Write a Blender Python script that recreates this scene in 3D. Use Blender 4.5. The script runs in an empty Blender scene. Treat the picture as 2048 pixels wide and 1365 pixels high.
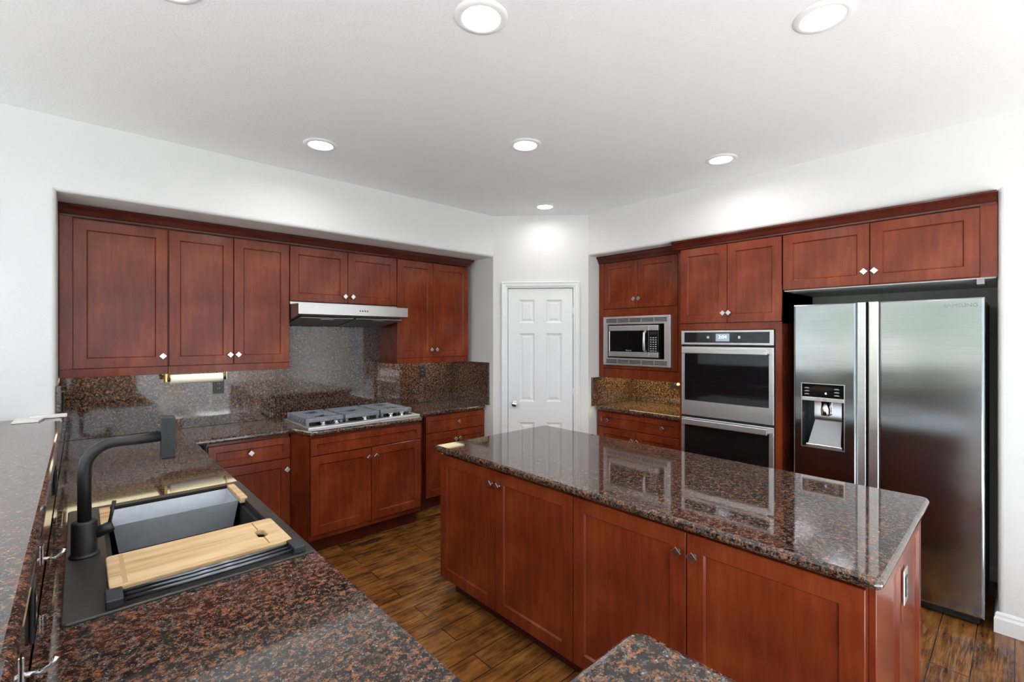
import bpy, bmesh, math, random
from mathutils import Matrix, Vector
random.seed(7)
PI = math.pi
sc = bpy.context.scene
COL = sc.collection

# ------------------------------------------------------------------ camera, world, lights, exposure
cam = bpy.data.cameras.new('camera')
cam_o = bpy.data.objects.new('camera', cam)
COL.objects.link(cam_o)
cam_o.location = (0, 0, 1.56)
cam_o.rotation_euler = (PI / 2, 0, -math.atan2(.6778, .7353))
cam.sensor_width = 36
cam.lens = 937.4 / 2048 * 36
cam.shift_y = -7 / 2048
cam.clip_start = .02
sc.camera = cam_o

vs = sc.view_settings
vs.view_transform = 'Standard'
vs.look = 'None'
vs.gamma = 1
vs.use_curve_mapping = False
vs.exposure = 0.36

CEIL = 2.738
SKY = 2.2          # daylight strength
DOWN = 3.2        # each recessed light, watts

w = bpy.data.worlds.new('world')
sc.world = w
w.use_nodes = True
nt = w.node_tree
nt.nodes.clear()
out = nt.nodes.new('ShaderNodeOutputWorld')
bg = nt.nodes.new('ShaderNodeBackground')
tc = nt.nodes.new('ShaderNodeTexCoord')
sep = nt.nodes.new('ShaderNodeSeparateXYZ')
nz = nt.nodes.new('ShaderNodeTexNoise')
nz.inputs['Scale'].default_value = 9
nz.inputs['Detail'].default_value = 4
ma = nt.nodes.new('ShaderNodeMath')
ma.operation = 'MULTIPLY_ADD'
ma.inputs[1].default_value = .22
mb_ = nt.nodes.new('ShaderNodeMath')
mb_.operation = 'ADD'
rp = nt.nodes.new('ShaderNodeValToRGB')
el = rp.color_ramp.elements
el[0].position = 0.0
el[0].color = (1.0, .97, .90, 1)
el[1].position = 1.0
el[1].color = (.72, .86, 1.0, 1)
for p, c in ((.06, (.95, .94, .88, 1)), (.13, (.22, .30, .17, 1)), (.19, (.40, .50, .38, 1)), (.26, (.80, .90, 1.0, 1))):
    e = el.new(p)
    e.color = c
nt.links.new(tc.outputs['Generated'], sep.inputs[0])
nt.links.new(tc.outputs['Generated'], nz.inputs['Vector'])
nt.links.new(nz.outputs['Fac'], ma.inputs[0])
nt.links.new(sep.outputs['Z'], ma.inputs[2])
nt.links.new(ma.outputs[0], mb_.inputs[0])
# sky made to start lower toward -y, to brighten the cabinet reflections
neg = nt.nodes.new('ShaderNodeMath')
neg.operation = 'MULTIPLY'
neg.inputs[1].default_value = -.24
neg.use_clamp = True
nt.links.new(sep.outputs['Y'], neg.inputs[0])
nt.links.new(neg.outputs[0], mb_.inputs[1])
nt.links.new(mb_.outputs[0], rp.inputs[0])
nt.links.new(rp.outputs[0], bg.inputs['Color'])
bg.inputs['Strength'].default_value = SKY
nt.links.new(bg.outputs[0], out.inputs['Surface'])


def area(name, loc, rot, sx, sy, power, color=(1, 1, 1), shape='RECTANGLE', portal=False, spread=PI):
    l = bpy.data.lights.new(name, 'AREA')
    l.shape = shape
    l.size = sx
    if shape in ('RECTANGLE', 'ELLIPSE'):
        l.size_y = sy
    l.energy = power
    l.color = color
    l.spread = spread
    if portal:
        l.cycles.is_portal = True
    o = bpy.data.objects.new(name, l)
    COL.objects.link(o)
    o.location = loc
    o.rotation_euler = rot
    return o


sun = bpy.data.lights.new('sun', 'SUN')
sun.energy = 33
sun.angle = math.radians(.6)
sun.color = (.94, .975, 1)
sun_o = bpy.data.objects.new('sun', sun)
COL.objects.link(sun_o)
sun_o.rotation_euler = Vector((.45, .95, -1.0)).to_track_quat('-Z', 'Y').to_euler()

# room extents
XL, YF = -5.0, -3.2
WINS_F = [(-4.6, -.6, .5, 2.45), (-.2, 1.2, .06, 2.45), (1.5, 2.55, .06, 2.45)]      # wall_front: x0,x1,z0,z1
WINS_L = [(-2.9, -.2, .3, 2.45), (.25, 3.1, .3, 2.45)]     # wall_left: y0,y1,z0,z1
for i, (a, b, c, d) in enumerate(WINS_F):
    area('daylight_portal', ((a + b) / 2, YF - .1, (c + d) / 2), (-PI / 2, 0, 0), b - a, d - c, 1, portal=True)
for i, (a, b, c, d) in enumerate(WINS_L):
    area('daylight_portal', (XL - .1, (a + b) / 2, (c + d) / 2), (PI / 2, 0, -PI / 2), b - a, d - c, 1, portal=True)

# ------------------------------------------------------------------ materials
MAT = {}


def new_mat(name):
    m = bpy.data.materials.new(name)
    m.use_nodes = True
    MAT[name] = m
    t = m.node_tree
    return m, t, t.nodes['Principled BSDF']


def N(t, typ, **kw):
    n = t.nodes.new(typ)
    for k, v in kw.items():
        if k in n.inputs.keys():
            n.inputs[k].default_value = v
        else:
            setattr(n, k, v)
    return n


def ramp(t, stops, src, interp='LINEAR'):
    r = t.nodes.new('ShaderNodeValToRGB')
    e = r.color_ramp.elements
    r.color_ramp.interpolation = interp
    e[0].position, e[0].color = stops[0][0], (*stops[0][1], 1)
    e[1].position, e[1].color = stops[-1][0], (*stops[-1][1], 1)
    for p, c in stops[1:-1]:
        x = e.new(p)
        x.color = (*c, 1)
    t.links.new(src, r.inputs[0])
    return r


def mapping(t, scale, loc=(0, 0, 0), rot=(0, 0, 0)):
    tcn = t.nodes.new('ShaderNodeTexCoord')
    mp = t.nodes.new('ShaderNodeMapping')
    mp.inputs['Scale'].default_value = scale
    mp.inputs['Location'].default_value = loc
    mp.inputs['Rotation'].default_value = rot
    t.links.new(tcn.outputs['Object'], mp.inputs[0])
    return mp


def simple(name, col, rough=.5, metal=0., spec=.5, coat=0., emit=None, es=0., noise=None):
    m, t, p = new_mat(name)
    p.inputs['Base Color'].default_value = (*col, 1)
    p.inputs['Roughness'].default_value = rough
    p.inputs['Metallic'].default_value = metal
    p.inputs['Specular IOR Level'].default_value = spec
    p.inputs['Coat Weight'].default_value = coat
    if emit:
        p.inputs['Emission Color'].default_value = (*emit, 1)
        p.inputs['Emission Strength'].default_value = es
    if noise:
        sc_, amt = noise
        mp = mapping(t, sc_)
        n = N(t, 'ShaderNodeTexNoise', Scale=1.0, Detail=3.0)
        t.links.new(mp.outputs[0], n.inputs['Vector'])
        a = tuple(max(0, c * (1 - amt)) for c in col)
        b = tuple(min(1, c * (1 + amt)) for c in col)
        r = ramp(t, [(.3, a), (.7, b)], n.outputs['Fac'])
        t.links.new(r.outputs[0], p.inputs['Base Color'])
    return m


def wall_mat(name, col, strength):
    m, t, p = new_mat(name)
    p.inputs['Base Color'].default_value = (*col, 1)
    p.inputs['Roughness'].default_value = .7
    p.inputs['Specular IOR Level'].default_value = .25
    mp = mapping(t, (1, 1, 1))
    n = N(t, 'ShaderNodeTexNoise', Scale=110.0, Detail=3.0)
    t.links.new(mp.outputs[0], n.inputs['Vector'])
    b = N(t, 'ShaderNodeBump', Strength=strength, Distance=.004)
    t.links.new(n.outputs['Fac'], b.inputs['Height'])
    t.links.new(b.outputs[0], p.inputs['Normal'])
    return m


wall_mat('wall_paint', (.74, .74, .74), .28)
wall_mat('ceiling_paint', (.91, .91, .91), .35)  # paler than the walls to make up for dim light overhead
simple('trim_paint', (.84, .85, .86), .35)
simple('plastic_white', (.85, .85, .83), .35)


def wood_mat(name, dark, mid, light, rough=.17, coat=.0):
    m, t, p = new_mat(name)
    mp = mapping(t, (14, 14, 1.6))
    n1 = N(t, 'ShaderNodeTexNoise', Scale=3.0, Detail=6.0, Roughness=.6)
    t.links.new(mp.outputs[0], n1.inputs['Vector'])
    mp2 = mapping(t, (3.2, 3.2, 2.2))
    n2 = N(t, 'ShaderNodeTexNoise', Scale=1.6, Detail=3.0)
    t.links.new(mp2.outputs[0], n2.inputs['Vector'])
    mx = N(t, 'ShaderNodeMix')
    mx.data_type = 'FLOAT'
    mx.inputs[0].default_value = .62
    t.links.new(n1.outputs['Fac'], mx.inputs[2])
    t.links.new(n2.outputs['Fac'], mx.inputs[3])
    r = ramp(t, [(.30, dark), (.5, mid), (.72, light)], mx.outputs[0])
    t.links.new(r.outputs[0], p.inputs['Base Color'])
    p.inputs['Roughness'].default_value = rough
    p.inputs['Specular IOR Level'].default_value = .32
    p.inputs['Coat Weight'].default_value = coat
    p.inputs['Coat Roughness'].default_value = .14
    b = N(t, 'ShaderNodeBump', Strength=.06, Distance=.002)
    t.links.new(n1.outputs['Fac'], b.inputs['Height'])
    t.links.new(b.outputs[0], p.inputs['Normal'])
    return m


wood_mat('cherry', (.095, .015, .006), (.172, .029, .0105), (.26, .057, .018))
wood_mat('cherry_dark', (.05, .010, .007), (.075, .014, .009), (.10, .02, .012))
wood_mat('maple', (.62, .50, .28), (.70, .58, .34), (.76, .64, .40), rough=.35, coat=.1)

# granite
def granite():
    m, t, p = new_mat('granite')
    mp = mapping(t, (1, 1, 1))
    nA = N(t, 'ShaderNodeTexNoise', Scale=62.0, Detail=5.0, Roughness=.62, Distortion=.5)
    nB = N(t, 'ShaderNodeTexNoise', Scale=95.0, Detail=4.0, Roughness=.6)
    nB.inputs['Distortion'].default_value = .4
    v2 = N(t, 'ShaderNodeTexVoronoi', Scale=380.0)
    for v in (nA, nB, v2):
        t.links.new(mp.outputs[0], v.inputs['Vector'])
    s2 = N(t, 'ShaderNodeSeparateColor')
    t.links.new(v2.outputs['Color'], s2.inputs[0])
    # grain: every small crystal shifts the pattern a little
    gr = N(t, 'ShaderNodeMath', operation='MULTIPLY_ADD')
    gr.inputs[1].default_value = .17
    t.links.new(s2.outputs[0], gr.inputs[0])
    t.links.new(nA.outputs['Fac'], gr.inputs[2])
    rA = ramp(t, [(.0, (.006, .006, .006)), (.55, (.015, .012, .012)), (.60, (.050, .028, .020)),
                  (.65, (.14, .060, .032)), (.75, (.25, .112, .060)), (.86, (.32, .17, .105))], gr.outputs[0])
    gb = N(t, 'ShaderNodeMath', operation='MULTIPLY_ADD')
    gb.inputs[1].default_value = .15
    t.links.new(s2.outputs[1], gb.inputs[0])
    t.links.new(nB.outputs['Fac'], gb.inputs[2])
    rB = ramp(t, [(.0, (0, 0, 0)), (.63, (0, 0, 0)), (.69, (1, 1, 1)), (1., (1, 1, 1))], gb.outputs[0])
    rC = ramp(t, [(.0, (.035, .036, .038)), (.6, (.085, .083, .083)), (.93, (.15, .145, .14)), (1., (.35, .33, .31))], s2.outputs[2])
    mx = N(t, 'ShaderNodeMix')
    mx.data_type = 'RGBA'
    t.links.new(rB.outputs[0], mx.inputs[0])
    t.links.new(rA.outputs[0], mx.inputs[6])
    t.links.new(rC.outputs[0], mx.inputs[7])
    t.links.new(mx.outputs[2], p.inputs['Base Color'])
    p.inputs['Roughness'].default_value = .05
    p.inputs['Specular IOR Level'].default_value = .85
    return m


granite()


def floor_mat():
    m, t, p = new_mat('floor_planks')
    mp = mapping(t, (1, 1, 1), loc=(.45, -.158 + .139, 0))
    br = N(t, 'ShaderNodeTexBrick')
    br.offset = .37
    br.offset_frequency = 2
    br.inputs['Scale'].default_value = 1
    br.inputs['Brick Width'].default_value = 1.15
    br.inputs['Row Height'].default_value = .139
    br.inputs['Mortar Size'].default_value = .0022
    br.inputs['Mortar Smooth'].default_value = .3
    br.inputs['Color1'].default_value = (0, 0, 0, 1)
    br.inputs['Color2'].default_value = (1, 1, 1, 1)
    br.inputs['Mortar'].default_value = (.5, .5, .5, 1)
    t.links.new(mp.outputs[0], br.inputs['Vector'])
    # per-plank shift of the grain
    sepc = N(t, 'ShaderNodeSeparateColor')
    t.links.new(br.outputs['Color'], sepc.inputs[0])
    cmb = N(t, 'ShaderNodeCombineXYZ')
    mul = N(t, 'ShaderNodeMath', operation='MULTIPLY')
    mul.inputs[1].default_value = 7.3
    t.links.new(sepc.outputs[0], mul.inputs[0])
    t.links.new(mul.outputs[0], cmb.inputs[2])
    mpg = mapping(t, (2.4, 26, 1))
    addv = N(t, 'ShaderNodeVectorMath', operation='ADD')
    t.links.new(mpg.outputs[0], addv.inputs[0])
    t.links.new(cmb.outputs[0], addv.inputs[1])
    n1 = N(t, 'ShaderNodeTexNoise', Scale=1.6, Detail=7.0, Roughness=.65)
    t.links.new(addv.outputs[0], n1.inputs['Vector'])
    mpb = mapping(t, (5, 9, 1))
    n2 = N(t, 'ShaderNodeTexNoise', Scale=1.3, Detail=4.0, Roughness=.6)
    t.links.new(mpb.outputs[0], n2.inputs['Vector'])
    mx = N(t, 'ShaderNodeMix')
    mx.data_type = 'FLOAT'
    mx.inputs[0].default_value = .5
    t.links.new(n1.outputs['Fac'], mx.inputs[2])
    t.links.new(n2.outputs['Fac'], mx.inputs[3])
    ad = N(t, 'ShaderNodeMath', operation='MULTIPLY_ADD')
    ad.inputs[1].default_value = .09
    t.links.new(sepc.outputs[0], ad.inputs[0])
    t.links.new(mx.outputs[0], ad.inputs[2])
    r = ramp(t, [(.36, (.034, .013, .005)), (.47, (.11, .040, .011)), (.57, (.22, .085, .020)), (.70, (.34, .15, .04))], ad.outputs[0])
    mm = N(t, 'ShaderNodeMix')
    mm.data_type = 'RGBA'
    t.links.new(br.outputs['Fac'], mm.inputs[0])
    t.links.new(r.outputs[0], mm.inputs[6])
    mm.inputs[7].default_value = (.012, .006, .004, 1)
    t.links.new(mm.outputs[2], p.inputs['Base Color'])
    p.inputs['Roughness'].default_value = .2
    p.inputs['Specular IOR Level'].default_value = .45
    mps = mapping(t, (7, 42, 1))
    n3 = N(t, 'ShaderNodeTexNoise', Scale=1.0, Detail=2.0)
    t.links.new(mps.outputs[0], n3.inputs['Vector'])
    b1 = N(t, 'ShaderNodeBump', Strength=.8, Distance=.008)
    t.links.new(n3.outputs['Fac'], b1.inputs['Height'])
    b2 = N(t, 'ShaderNodeBump', Strength=.6, Distance=.004)
    b2.invert = True
    t.links.new(br.outputs['Fac'], b2.inputs['Height'])
    t.links.new(b1.outputs[0], b2.inputs['Normal'])
    t.links.new(b2.outputs[0], p.inputs['Normal'])
    return m


floor_mat()


def steel_mat(name, col, rough, stretch, bump=.02, wave=0.):
    m, t, p = new_mat(name)
    p.inputs['Metallic'].default_value = 1
    mp = mapping(t, stretch)
    n = N(t, 'ShaderNodeTexNoise', Scale=1.0, Detail=4.0)
    t.links.new(mp.outputs[0], n.inputs['Vector'])
    r = ramp(t, [(.3, tuple(c * .93 for c in col)), (.7, tuple(min(1, c * 1.05) for c in col))], n.outputs['Fac'])
    t.links.new(r.outputs[0], p.inputs['Base Color'])
    p.inputs['Roughness'].default_value = rough
    b = N(t, 'ShaderNodeBump', Strength=bump, Distance=.001)
    t.links.new(n.outputs['Fac'], b.inputs['Height'])
    last = b
    if wave:
        mw = mapping(t, (1.5, 1.5, 2.6))
        n4 = N(t, 'ShaderNodeTexNoise', Scale=1.4, Detail=1.0)
        t.links.new(mw.outputs[0], n4.inputs['Vector'])
        b4 = N(t, 'ShaderNodeBump', Strength=wave, Distance=.02)
        t.links.new(n4.outputs['Fac'], b4.inputs['Height'])
        t.links.new(b.outputs[0], b4.inputs['Normal'])
        last = b4
    t.links.new(last.outputs[0], p.inputs['Normal'])
    return m


steel_mat('stainless', (.74, .74, .76), .36, (4, 4, 300))
steel_mat('fridge_steel', (.36, .38, .405), .16, (3, 3, 420), wave=.22)
simple('fridge_side', (.22, .22, .23), .45, metal=.2)
steel_mat('hood_steel', (.56, .555, .55), .26, (3, 3, 300))
steel_mat('basin_steel', (.60, .64, .70), .42, (40, 40, 40))
MAT['basin_steel'].node_tree.nodes['Principled BSDF'].inputs['Metallic'].default_value = .6
steel_mat('nickel', (.72, .70, .67), .26, (60, 60, 60))
steel_mat('chrome', (.80, .80, .82), .08, (20, 20, 20), bump=.0)
steel_mat('aluminium', (.78, .77, .76), .3, (2, 2, 200))
simple('black_glass', (.006, .006, .007), .04, spec=.5)
simple('display_glass', (.02, .024, .03), .08)
simple('display_lit', (.2, .25, .3), .3, emit=(.45, .55, .68), es=.35)
simple('glyph_white', (.9, .9, .9), .5, emit=(1, 1, 1), es=.7)
simple('print_grey', (.55, .56, .58), .5)
simple('glyph_blue', (.3, .6, .9), .4, emit=(.35, .7, 1), es=1.0)
simple('matte_black', (.012, .0125, .014), .42)
simple('rubber_black', (.02, .022, .028), .5)
simple('black_plastic', (.012, .012, .013), .35)
simple('dark_gap', (.004, .004, .004), .8)
simple('sink_composite', (.030, .028, .026), .36, noise=((90, 90, 90), .25))
simple('sink_black', (.008, .008, .008), .45)
simple('grate_iron', (.22, .235, .28), .36, metal=.4, noise=((30, 30, 30), .15))
simple('burner_black', (.02, .02, .022), .5)
simple('filter_mesh', (.34, .34, .35), .45, metal=.7)
simple('grey_plastic', (.33, .33, .35), .35)
simple('vinyl_white', (.8, .8, .8), .4)
simple('paper', (.88, .87, .84), .9)
simple('brass', (.62, .45, .16), .3, metal=1)
simple('lamp_white', (.9, .9, .9), .4, emit=(1, .98, .95), es=9.0)
simple('tube_lamp', (.9, .85, .6), .4, emit=(1, .90, .58), es=1.9)
simple('niche_lamp', (.9, .85, .6), .4, emit=(1, .80, .32), es=4.0)
simple('trim_ring', (.86, .86, .86), .4)
simple('bracket_white', (.86, .85, .82), .4)
simple('board_groove', (.25, .13, .06), .6)
simple('rack_steel', (.16, .17, .20), .22, metal=.9)
simple('groove_light', (.50, .33, .17), .6)
simple('carpet', (.78, .78, .77), .95, noise=((60, 60, 60), .08))
simple('caulk', (.8, .8, .78), .6)


def board_mat():
    m, t, p = new_mat('board_wood')
    mp = mapping(t, (1.6, 22, 22))
    n = N(t, 'ShaderNodeTexNoise', Scale=1.3, Detail=5.0, Roughness=.6)
    t.links.new(mp.outputs[0], n.inputs['Vector'])
    r = ramp(t, [(.28, (.36, .19, .08)), (.42, (.55, .36, .18)), (.62, (.68, .50, .29)), (.8, (.74, .57, .34))], n.outputs['Fac'])
    t.links.new(r.outputs[0], p.inputs['Base Color'])
    p.inputs['Roughness'].default_value = .5
    return m


board_mat()

# ------------------------------------------------------------------ mesh helpers
class MB:
    def __init__(self):
        self.bm = bmesh.new()
        self.mats = []
        self.cur = 0

    def mat(self, name):
        if name not in self.mats:
            self.mats.append(name)
        self.cur = self.mats.index(name)
        return self

    def _add(self, tmp, M=None, smooth=False):
        if M is not None:
            bmesh.ops.transform(tmp, matrix=M, verts=tmp.verts)
        bmesh.ops.recalc_face_normals(tmp, faces=tmp.faces)
        for f in tmp.faces:
            f.smooth = smooth or f.smooth
            f.material_index = self.cur
        me = bpy.data.meshes.new('tmp')
        tmp.to_mesh(me)
        tmp.free()
        self.bm.from_mesh(me)
        bpy.data.meshes.remove(me)

    def box(self, x0, x1, y0, y1, z0, z1, bev=0, seg=2, M=None):
        t = bmesh.new()
        bmesh.ops.create_cube(t, size=1)
        S = Matrix.Translation(((x0 + x1) / 2, (y0 + y1) / 2, (z0 + z1) / 2)) @ Matrix.Diagonal((x1 - x0, y1 - y0, z1 - z0, 1))
        bmesh.ops.transform(t, matrix=S, verts=t.verts)
        if bev:
            bmesh.ops.bevel(t, geom=t.edges[:], offset=bev, segments=seg, profile=.5, affect='EDGES')
        self._add(t, M)
        return self

    def plate(self, outer, holes=(), z0=0, z1=1, bev=0, seg=3, pred=None, M=None, sides='both', corner=0):
        """polygon (x,y) with holes extruded z0..z1; optional bevel of the rim edges"""
        t = bmesh.new()
        es = []
        for loop in [outer, *holes]:
            vs_ = [t.verts.new((x, y, z0)) for x, y in loop]
            for i in range(len(vs_)):
                es.append(t.edges.new((vs_[i], vs_[(i + 1) % len(vs_)])))
        if holes:
            bmesh.ops.triangle_fill(t, use_beauty=True, edges=es)
        else:
            bmesh.ops.contextual_create(t, geom=es)
        r = bmesh.ops.extrude_face_region(t, geom=t.faces[:])
        up = [v for v in r['geom'] if isinstance(v, bmesh.types.BMVert)]
        bmesh.ops.translate(t, vec=(0, 0, z1 - z0), verts=up)
        bmesh.ops.recalc_face_normals(t, faces=t.faces)
        if bev:
            sel = []
            for e in t.edges:
                if len(e.link_faces) != 2:
                    continue
                nz_ = sorted(abs(f.normal.z) for f in e.link_faces)
                if nz_[0] < .1 and nz_[1] > .9:
                    mid = (e.verts[0].co + e.verts[1].co) / 2
                    if sides == 'top' and mid.z < (z0 + z1) / 2:
                        continue
                    if sides == 'bottom' and mid.z > (z0 + z1) / 2:
                        continue
                    if pred is None or pred(mid.x, mid.y):
                        sel.append(e)
            if sel:
                bmesh.ops.bevel(t, geom=sel, offset=bev, segments=seg, profile=.5, affect='EDGES')
        self._add(t, M)
        return self

    def tube(self, pts, r, n=12, cap=True, M=None):
        t = bmesh.new()
        rings = []
        pts = [Vector(p) for p in pts]
        rr = r if isinstance(r, (list, tuple)) else [r] * len(pts)
        prev = None
        for i, p in enumerate(pts):
            d = (pts[min(i + 1, len(pts) - 1)] - pts[max(i - 1, 0)]).normalized()
            if prev is None:
                u = d.orthogonal().normalized()
            else:
                u = (prev - d * prev.dot(d)).normalized()
            prev = u
            v = d.cross(u)
            rings.append([t.verts.new(p + (u * math.cos(2 * PI * k / n) + v * math.sin(2 * PI * k / n)) * rr[i]) for k in range(n)])
        for a, b in zip(rings, rings[1:]):
            for k in range(n):
                f = t.faces.new((a[k], a[(k + 1) % n], b[(k + 1) % n], b[k]))
                f.smooth = True
        if cap:
            t.faces.new(rings[0][::-1])
            t.faces.new(rings[-1])
        self._add(t, M)
        return self

    def lathe(self, prof, n=24, M=None, smooth=True):
        """prof: list of (radius, z) around z axis"""
        t = bmesh.new()
        rings = []
        for r, z in prof:
            if r < 1e-6:
                rings.append([t.verts.new((0, 0, z))])
            else:
                rings.append([t.verts.new((r * math.cos(2 * PI * k / n), r * math.sin(2 * PI * k / n), z)) for k in range(n)])
        for a, b in zip(rings, rings[1:]):
            for k in range(n):
                if len(a) == 1 and len(b) == 1:
                    continue
                if len(a) == 1:
                    f = t.faces.new((a[0], b[k], b[(k + 1) % n]))
                elif len(b) == 1:
                    f = t.faces.new((a[k], a[(k + 1) % n], b[0]))
                else:
                    f = t.faces.new((a[k], a[(k + 1) % n], b[(k + 1) % n], b[k]))
                f.smooth = smooth
        self._add(t, M)
        return self

    def sweep(self, path, prof, closed_prof=True):
        """profile (outward offset, z) swept along an xy path; outward is to the right of travel"""
        t = bmesh.new()
        P = [Vector((x, y)) for x, y in path]
        rings = []
        for i, p in enumerate(P):
            d0 = (P[i] - P[i - 1]).normalized() if i > 0 else None
            d1 = (P[i + 1] - P[i]).normalized() if i < len(P) - 1 else None
            ns = [Vector((d.y, -d.x)) for d in (d0, d1) if d is not None]
            if len(ns) == 2:
                m_ = (ns[0] + ns[1]).normalized()
                k = 1 / max(.2, m_.dot(ns[0]))
            else:
                m_, k = ns[0], 1
            rings.append([t.verts.new((p.x + m_.x * o * k, p.y + m_.y * o * k, z)) for o, z in prof])
        n = len(prof)
        for a, b in zip(rings, rings[1:]):
            for k in range(n):
                t.faces.new((a[k], a[(k + 1) % n], b[(k + 1) % n], b[k]))
        t.faces.new(rings[0])
        t.faces.new(rings[-1][::-1])
        self._add(t)
        return self

    def raw(self, verts, faces, M=None):
        t = bmesh.new()
        v = [t.verts.new(c) for c in verts]
        for f in faces:
            t.faces.new([v[i] for i in f])
        self._add(t, M)
        return self

    def build(self, name, mat=None, parent=None, loc=None, rotz=None):
        me = bpy.data.meshes.new(name)
        self.bm.to_mesh(me)
        self.bm.free()
        if mat:
            me.materials.append(MAT[mat])
        else:
            for m in self.mats:
                me.materials.append(MAT[m])
        o = bpy.data.objects.new(name, me)
        COL.objects.link(o)
        if parent:
            o.parent = parent
        if loc:
            o.location = loc
        if rotz is not None:
            o.rotation_euler = (0, 0, rotz)
        return o


def thing(name, label, cat, loc=(0, 0, 0), rotz=0, group=None):
    o = bpy.data.objects.new(name, None)
    o.empty_display_size = .1
    COL.objects.link(o)
    o.location = loc
    o.rotation_euler = (0, 0, rotz)
    tag(o, label, cat, group)
    return o


def tag(o, label, cat, group=None, kind=None):
    o['label'] = label
    o['category'] = cat
    if group:
        o['group'] = group
    if kind:
        o['kind'] = kind
    return o


def struct(o, label=None, cat=None):
    o['kind'] = 'structure'
    if label:
        o['label'] = label
    if cat:
        o['category'] = cat
    return o


def text_obj(name, s, size, mat, parent, M, depth=.0006):
    cu = bpy.data.curves.new(name, 'FONT')
    cu.body = s
    cu.size = size
    cu.extrude = depth
    cu.align_x = 'CENTER'
    cu.align_y = 'CENTER'
    o = bpy.data.objects.new(name + '_c', cu)
    COL.objects.link(o)
    bpy.context.view_layer.update()
    dg = bpy.context.evaluated_depsgraph_get()
    me = bpy.data.meshes.new_from_object(o.evaluated_get(dg))
    bpy.data.objects.remove(o)
    bpy.data.curves.remove(cu)
    me.transform(M)
    me.name = name
    me.materials.clear()
    me.materials.append(MAT[mat])
    r = bpy.data.objects.new(name, me)
    COL.objects.link(r)
    r.parent = parent
    return r


FRONT = Matrix.Rotation(PI / 2, 4, 'X')     # xy-plane shape -> upright, facing local -y


def shaker(w_, h_, s=.062, t=.02, rec=.009):
    """shaker front: x 0..w, z 0..h, face at y=0, back at y=t"""
    m = MB()
    b = .0022
    rings = [(0, b), (b, 0), (s, 0), (s + .006, rec)]
    V = []
    for ins, y in rings:
        V += [(ins, y, ins), (w_ - ins, y, ins), (w_ - ins, y, h_ - ins), (ins, y, h_ - ins)]
    F = []
    for r in range(len(rings) - 1):
        a, c = r * 4, r * 4 + 4
        for k in range(4):
            F.append((a + k, a + (k + 1) % 4, c + (k + 1) % 4, c + k))
    q = (len(rings) - 1) * 4
    F.append((q, q + 1, q + 2, q + 3))
    n = len(V)
    V += [(0, t, 0), (w_, t, 0), (w_, t, h_), (0, t, h_)]
    for k in range(4):
        F.append((k, n + k, n + (k + 1) % 4, (k + 1) % 4))
    F.append((n + 3, n + 2, n + 1, n))
    m.raw(V, F)
    return m


_knob_me = None


def knob(parent, x, z):
    global _knob_me
    if _knob_me is None:
        m = MB()
        R = Matrix.Rotation(PI / 2, 4, 'X')
        m.lathe([(0, 0), (.009, 0), (.0075, .004), (.0055, .012), (.008, .02), (0, .02)], 14, M=R)
        m.box(-.015, .015, -.028, -.02, -.015, .015, .0018, 2, M=Matrix.Rotation(PI / 4, 4, 'Y'))
        o = m.build('knob', 'nickel')
        _knob_me = o.data
    else:
        o = bpy.data.objects.new('knob', _knob_me)
        COL.objects.link(o)
    o.parent = parent
    o.location = (x, 0, z)
    return o


def fronts(root, lst, mat='cherry'):
    """lst: (name, x0, x1, z0, z1, [(knob x, z)...], stile)  in the cabinet's local frame"""
    for name, x0, x1, z0, z1, ks, st in lst:
        d = shaker(x1 - x0, z1 - z0, st).build(name, mat, root, loc=(x0, 0, z0))
        for kx, kz in ks:
            knob(d, kx - x0, kz - z0)


# ------------------------------------------------------------------ setting
YW, XN0, XN1 = 3.47, -.093, 2.95        # range wall face, its niche
XW, YN0, YN1 = 3.575, .082, 2.80        # right wall face, its niche
SOF = 2.342
YB, XB = 4.14, 4.30                     # niche back walls

m = MB()
m.box(XL - .1, 4.5, YF - .1, 4.5, -.06, 0)
struct(m.build('floor', 'floor_planks'), 'dark hand-scraped wood plank floor', 'floor')
m = MB()
m.box(XL, -.75, YF, 3.4, .0005, .012)
m.box(-.75, 3.56, YF, -.7, .0005, .012)
struct(m.build('floor_bounce_carpet', 'carpet'), 'unseen light carpet added beyond the bar to bounce daylight up', 'floor')  # pale carpet added out of view to bounce light onto the ceiling
m = MB()
m.box(XL - .1, 4.5, YF - .1, 4.5, CEIL, CEIL + .06)
struct(m.build('ceiling', 'ceiling_paint'), 'white textured ceiling with recessed lights', 'ceiling')

# range wall (front polygon in x,z)
m = MB()
R = Matrix.Translation((0, 4.3, 0)) @ FRONT
m.plate([(XL, 0), (XN0, 0), (XN0, SOF), (XN1, SOF), (XN1, CEIL), (XL, CEIL)], z0=0, z1=4.3 - YW, bev=.022, seg=4, sides='top',
        pred=lambda x, z: (abs(x - XN0) < .01 and z < SOF) or (abs(z - SOF) < .01), M=R)
m.box(XN0, XN1 + .1, YB, 4.3, 0, SOF)
struct(m.build('wall_back', 'wall_paint'), 'white textured wall with the recessed cooktop alcove', 'wall')

# right wall (polygon in (-y, z))
m = MB()
R = Matrix.Translation((4.45, 0, 0)) @ Matrix.Rotation(-PI / 2, 4, 'Z') @ FRONT
m.plate([(-YN1, SOF), (-YN0, SOF), (-YN0, 0), (-YF, 0), (-YF, CEIL), (-YN1, CEIL)], z0=0, z1=4.45 - XW, bev=.022, seg=4, sides='top',
        pred=lambda x, z: (abs(x + YN0) < .01 and z < SOF) or (abs(z - SOF) < .01), M=R)
m.box(XB, 4.45, YN0, YN1 + .1, 0, SOF)
struct(m.build('wall_right', 'wall_paint'), 'white textured wall with the recessed appliance alcove', 'wall')

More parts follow.
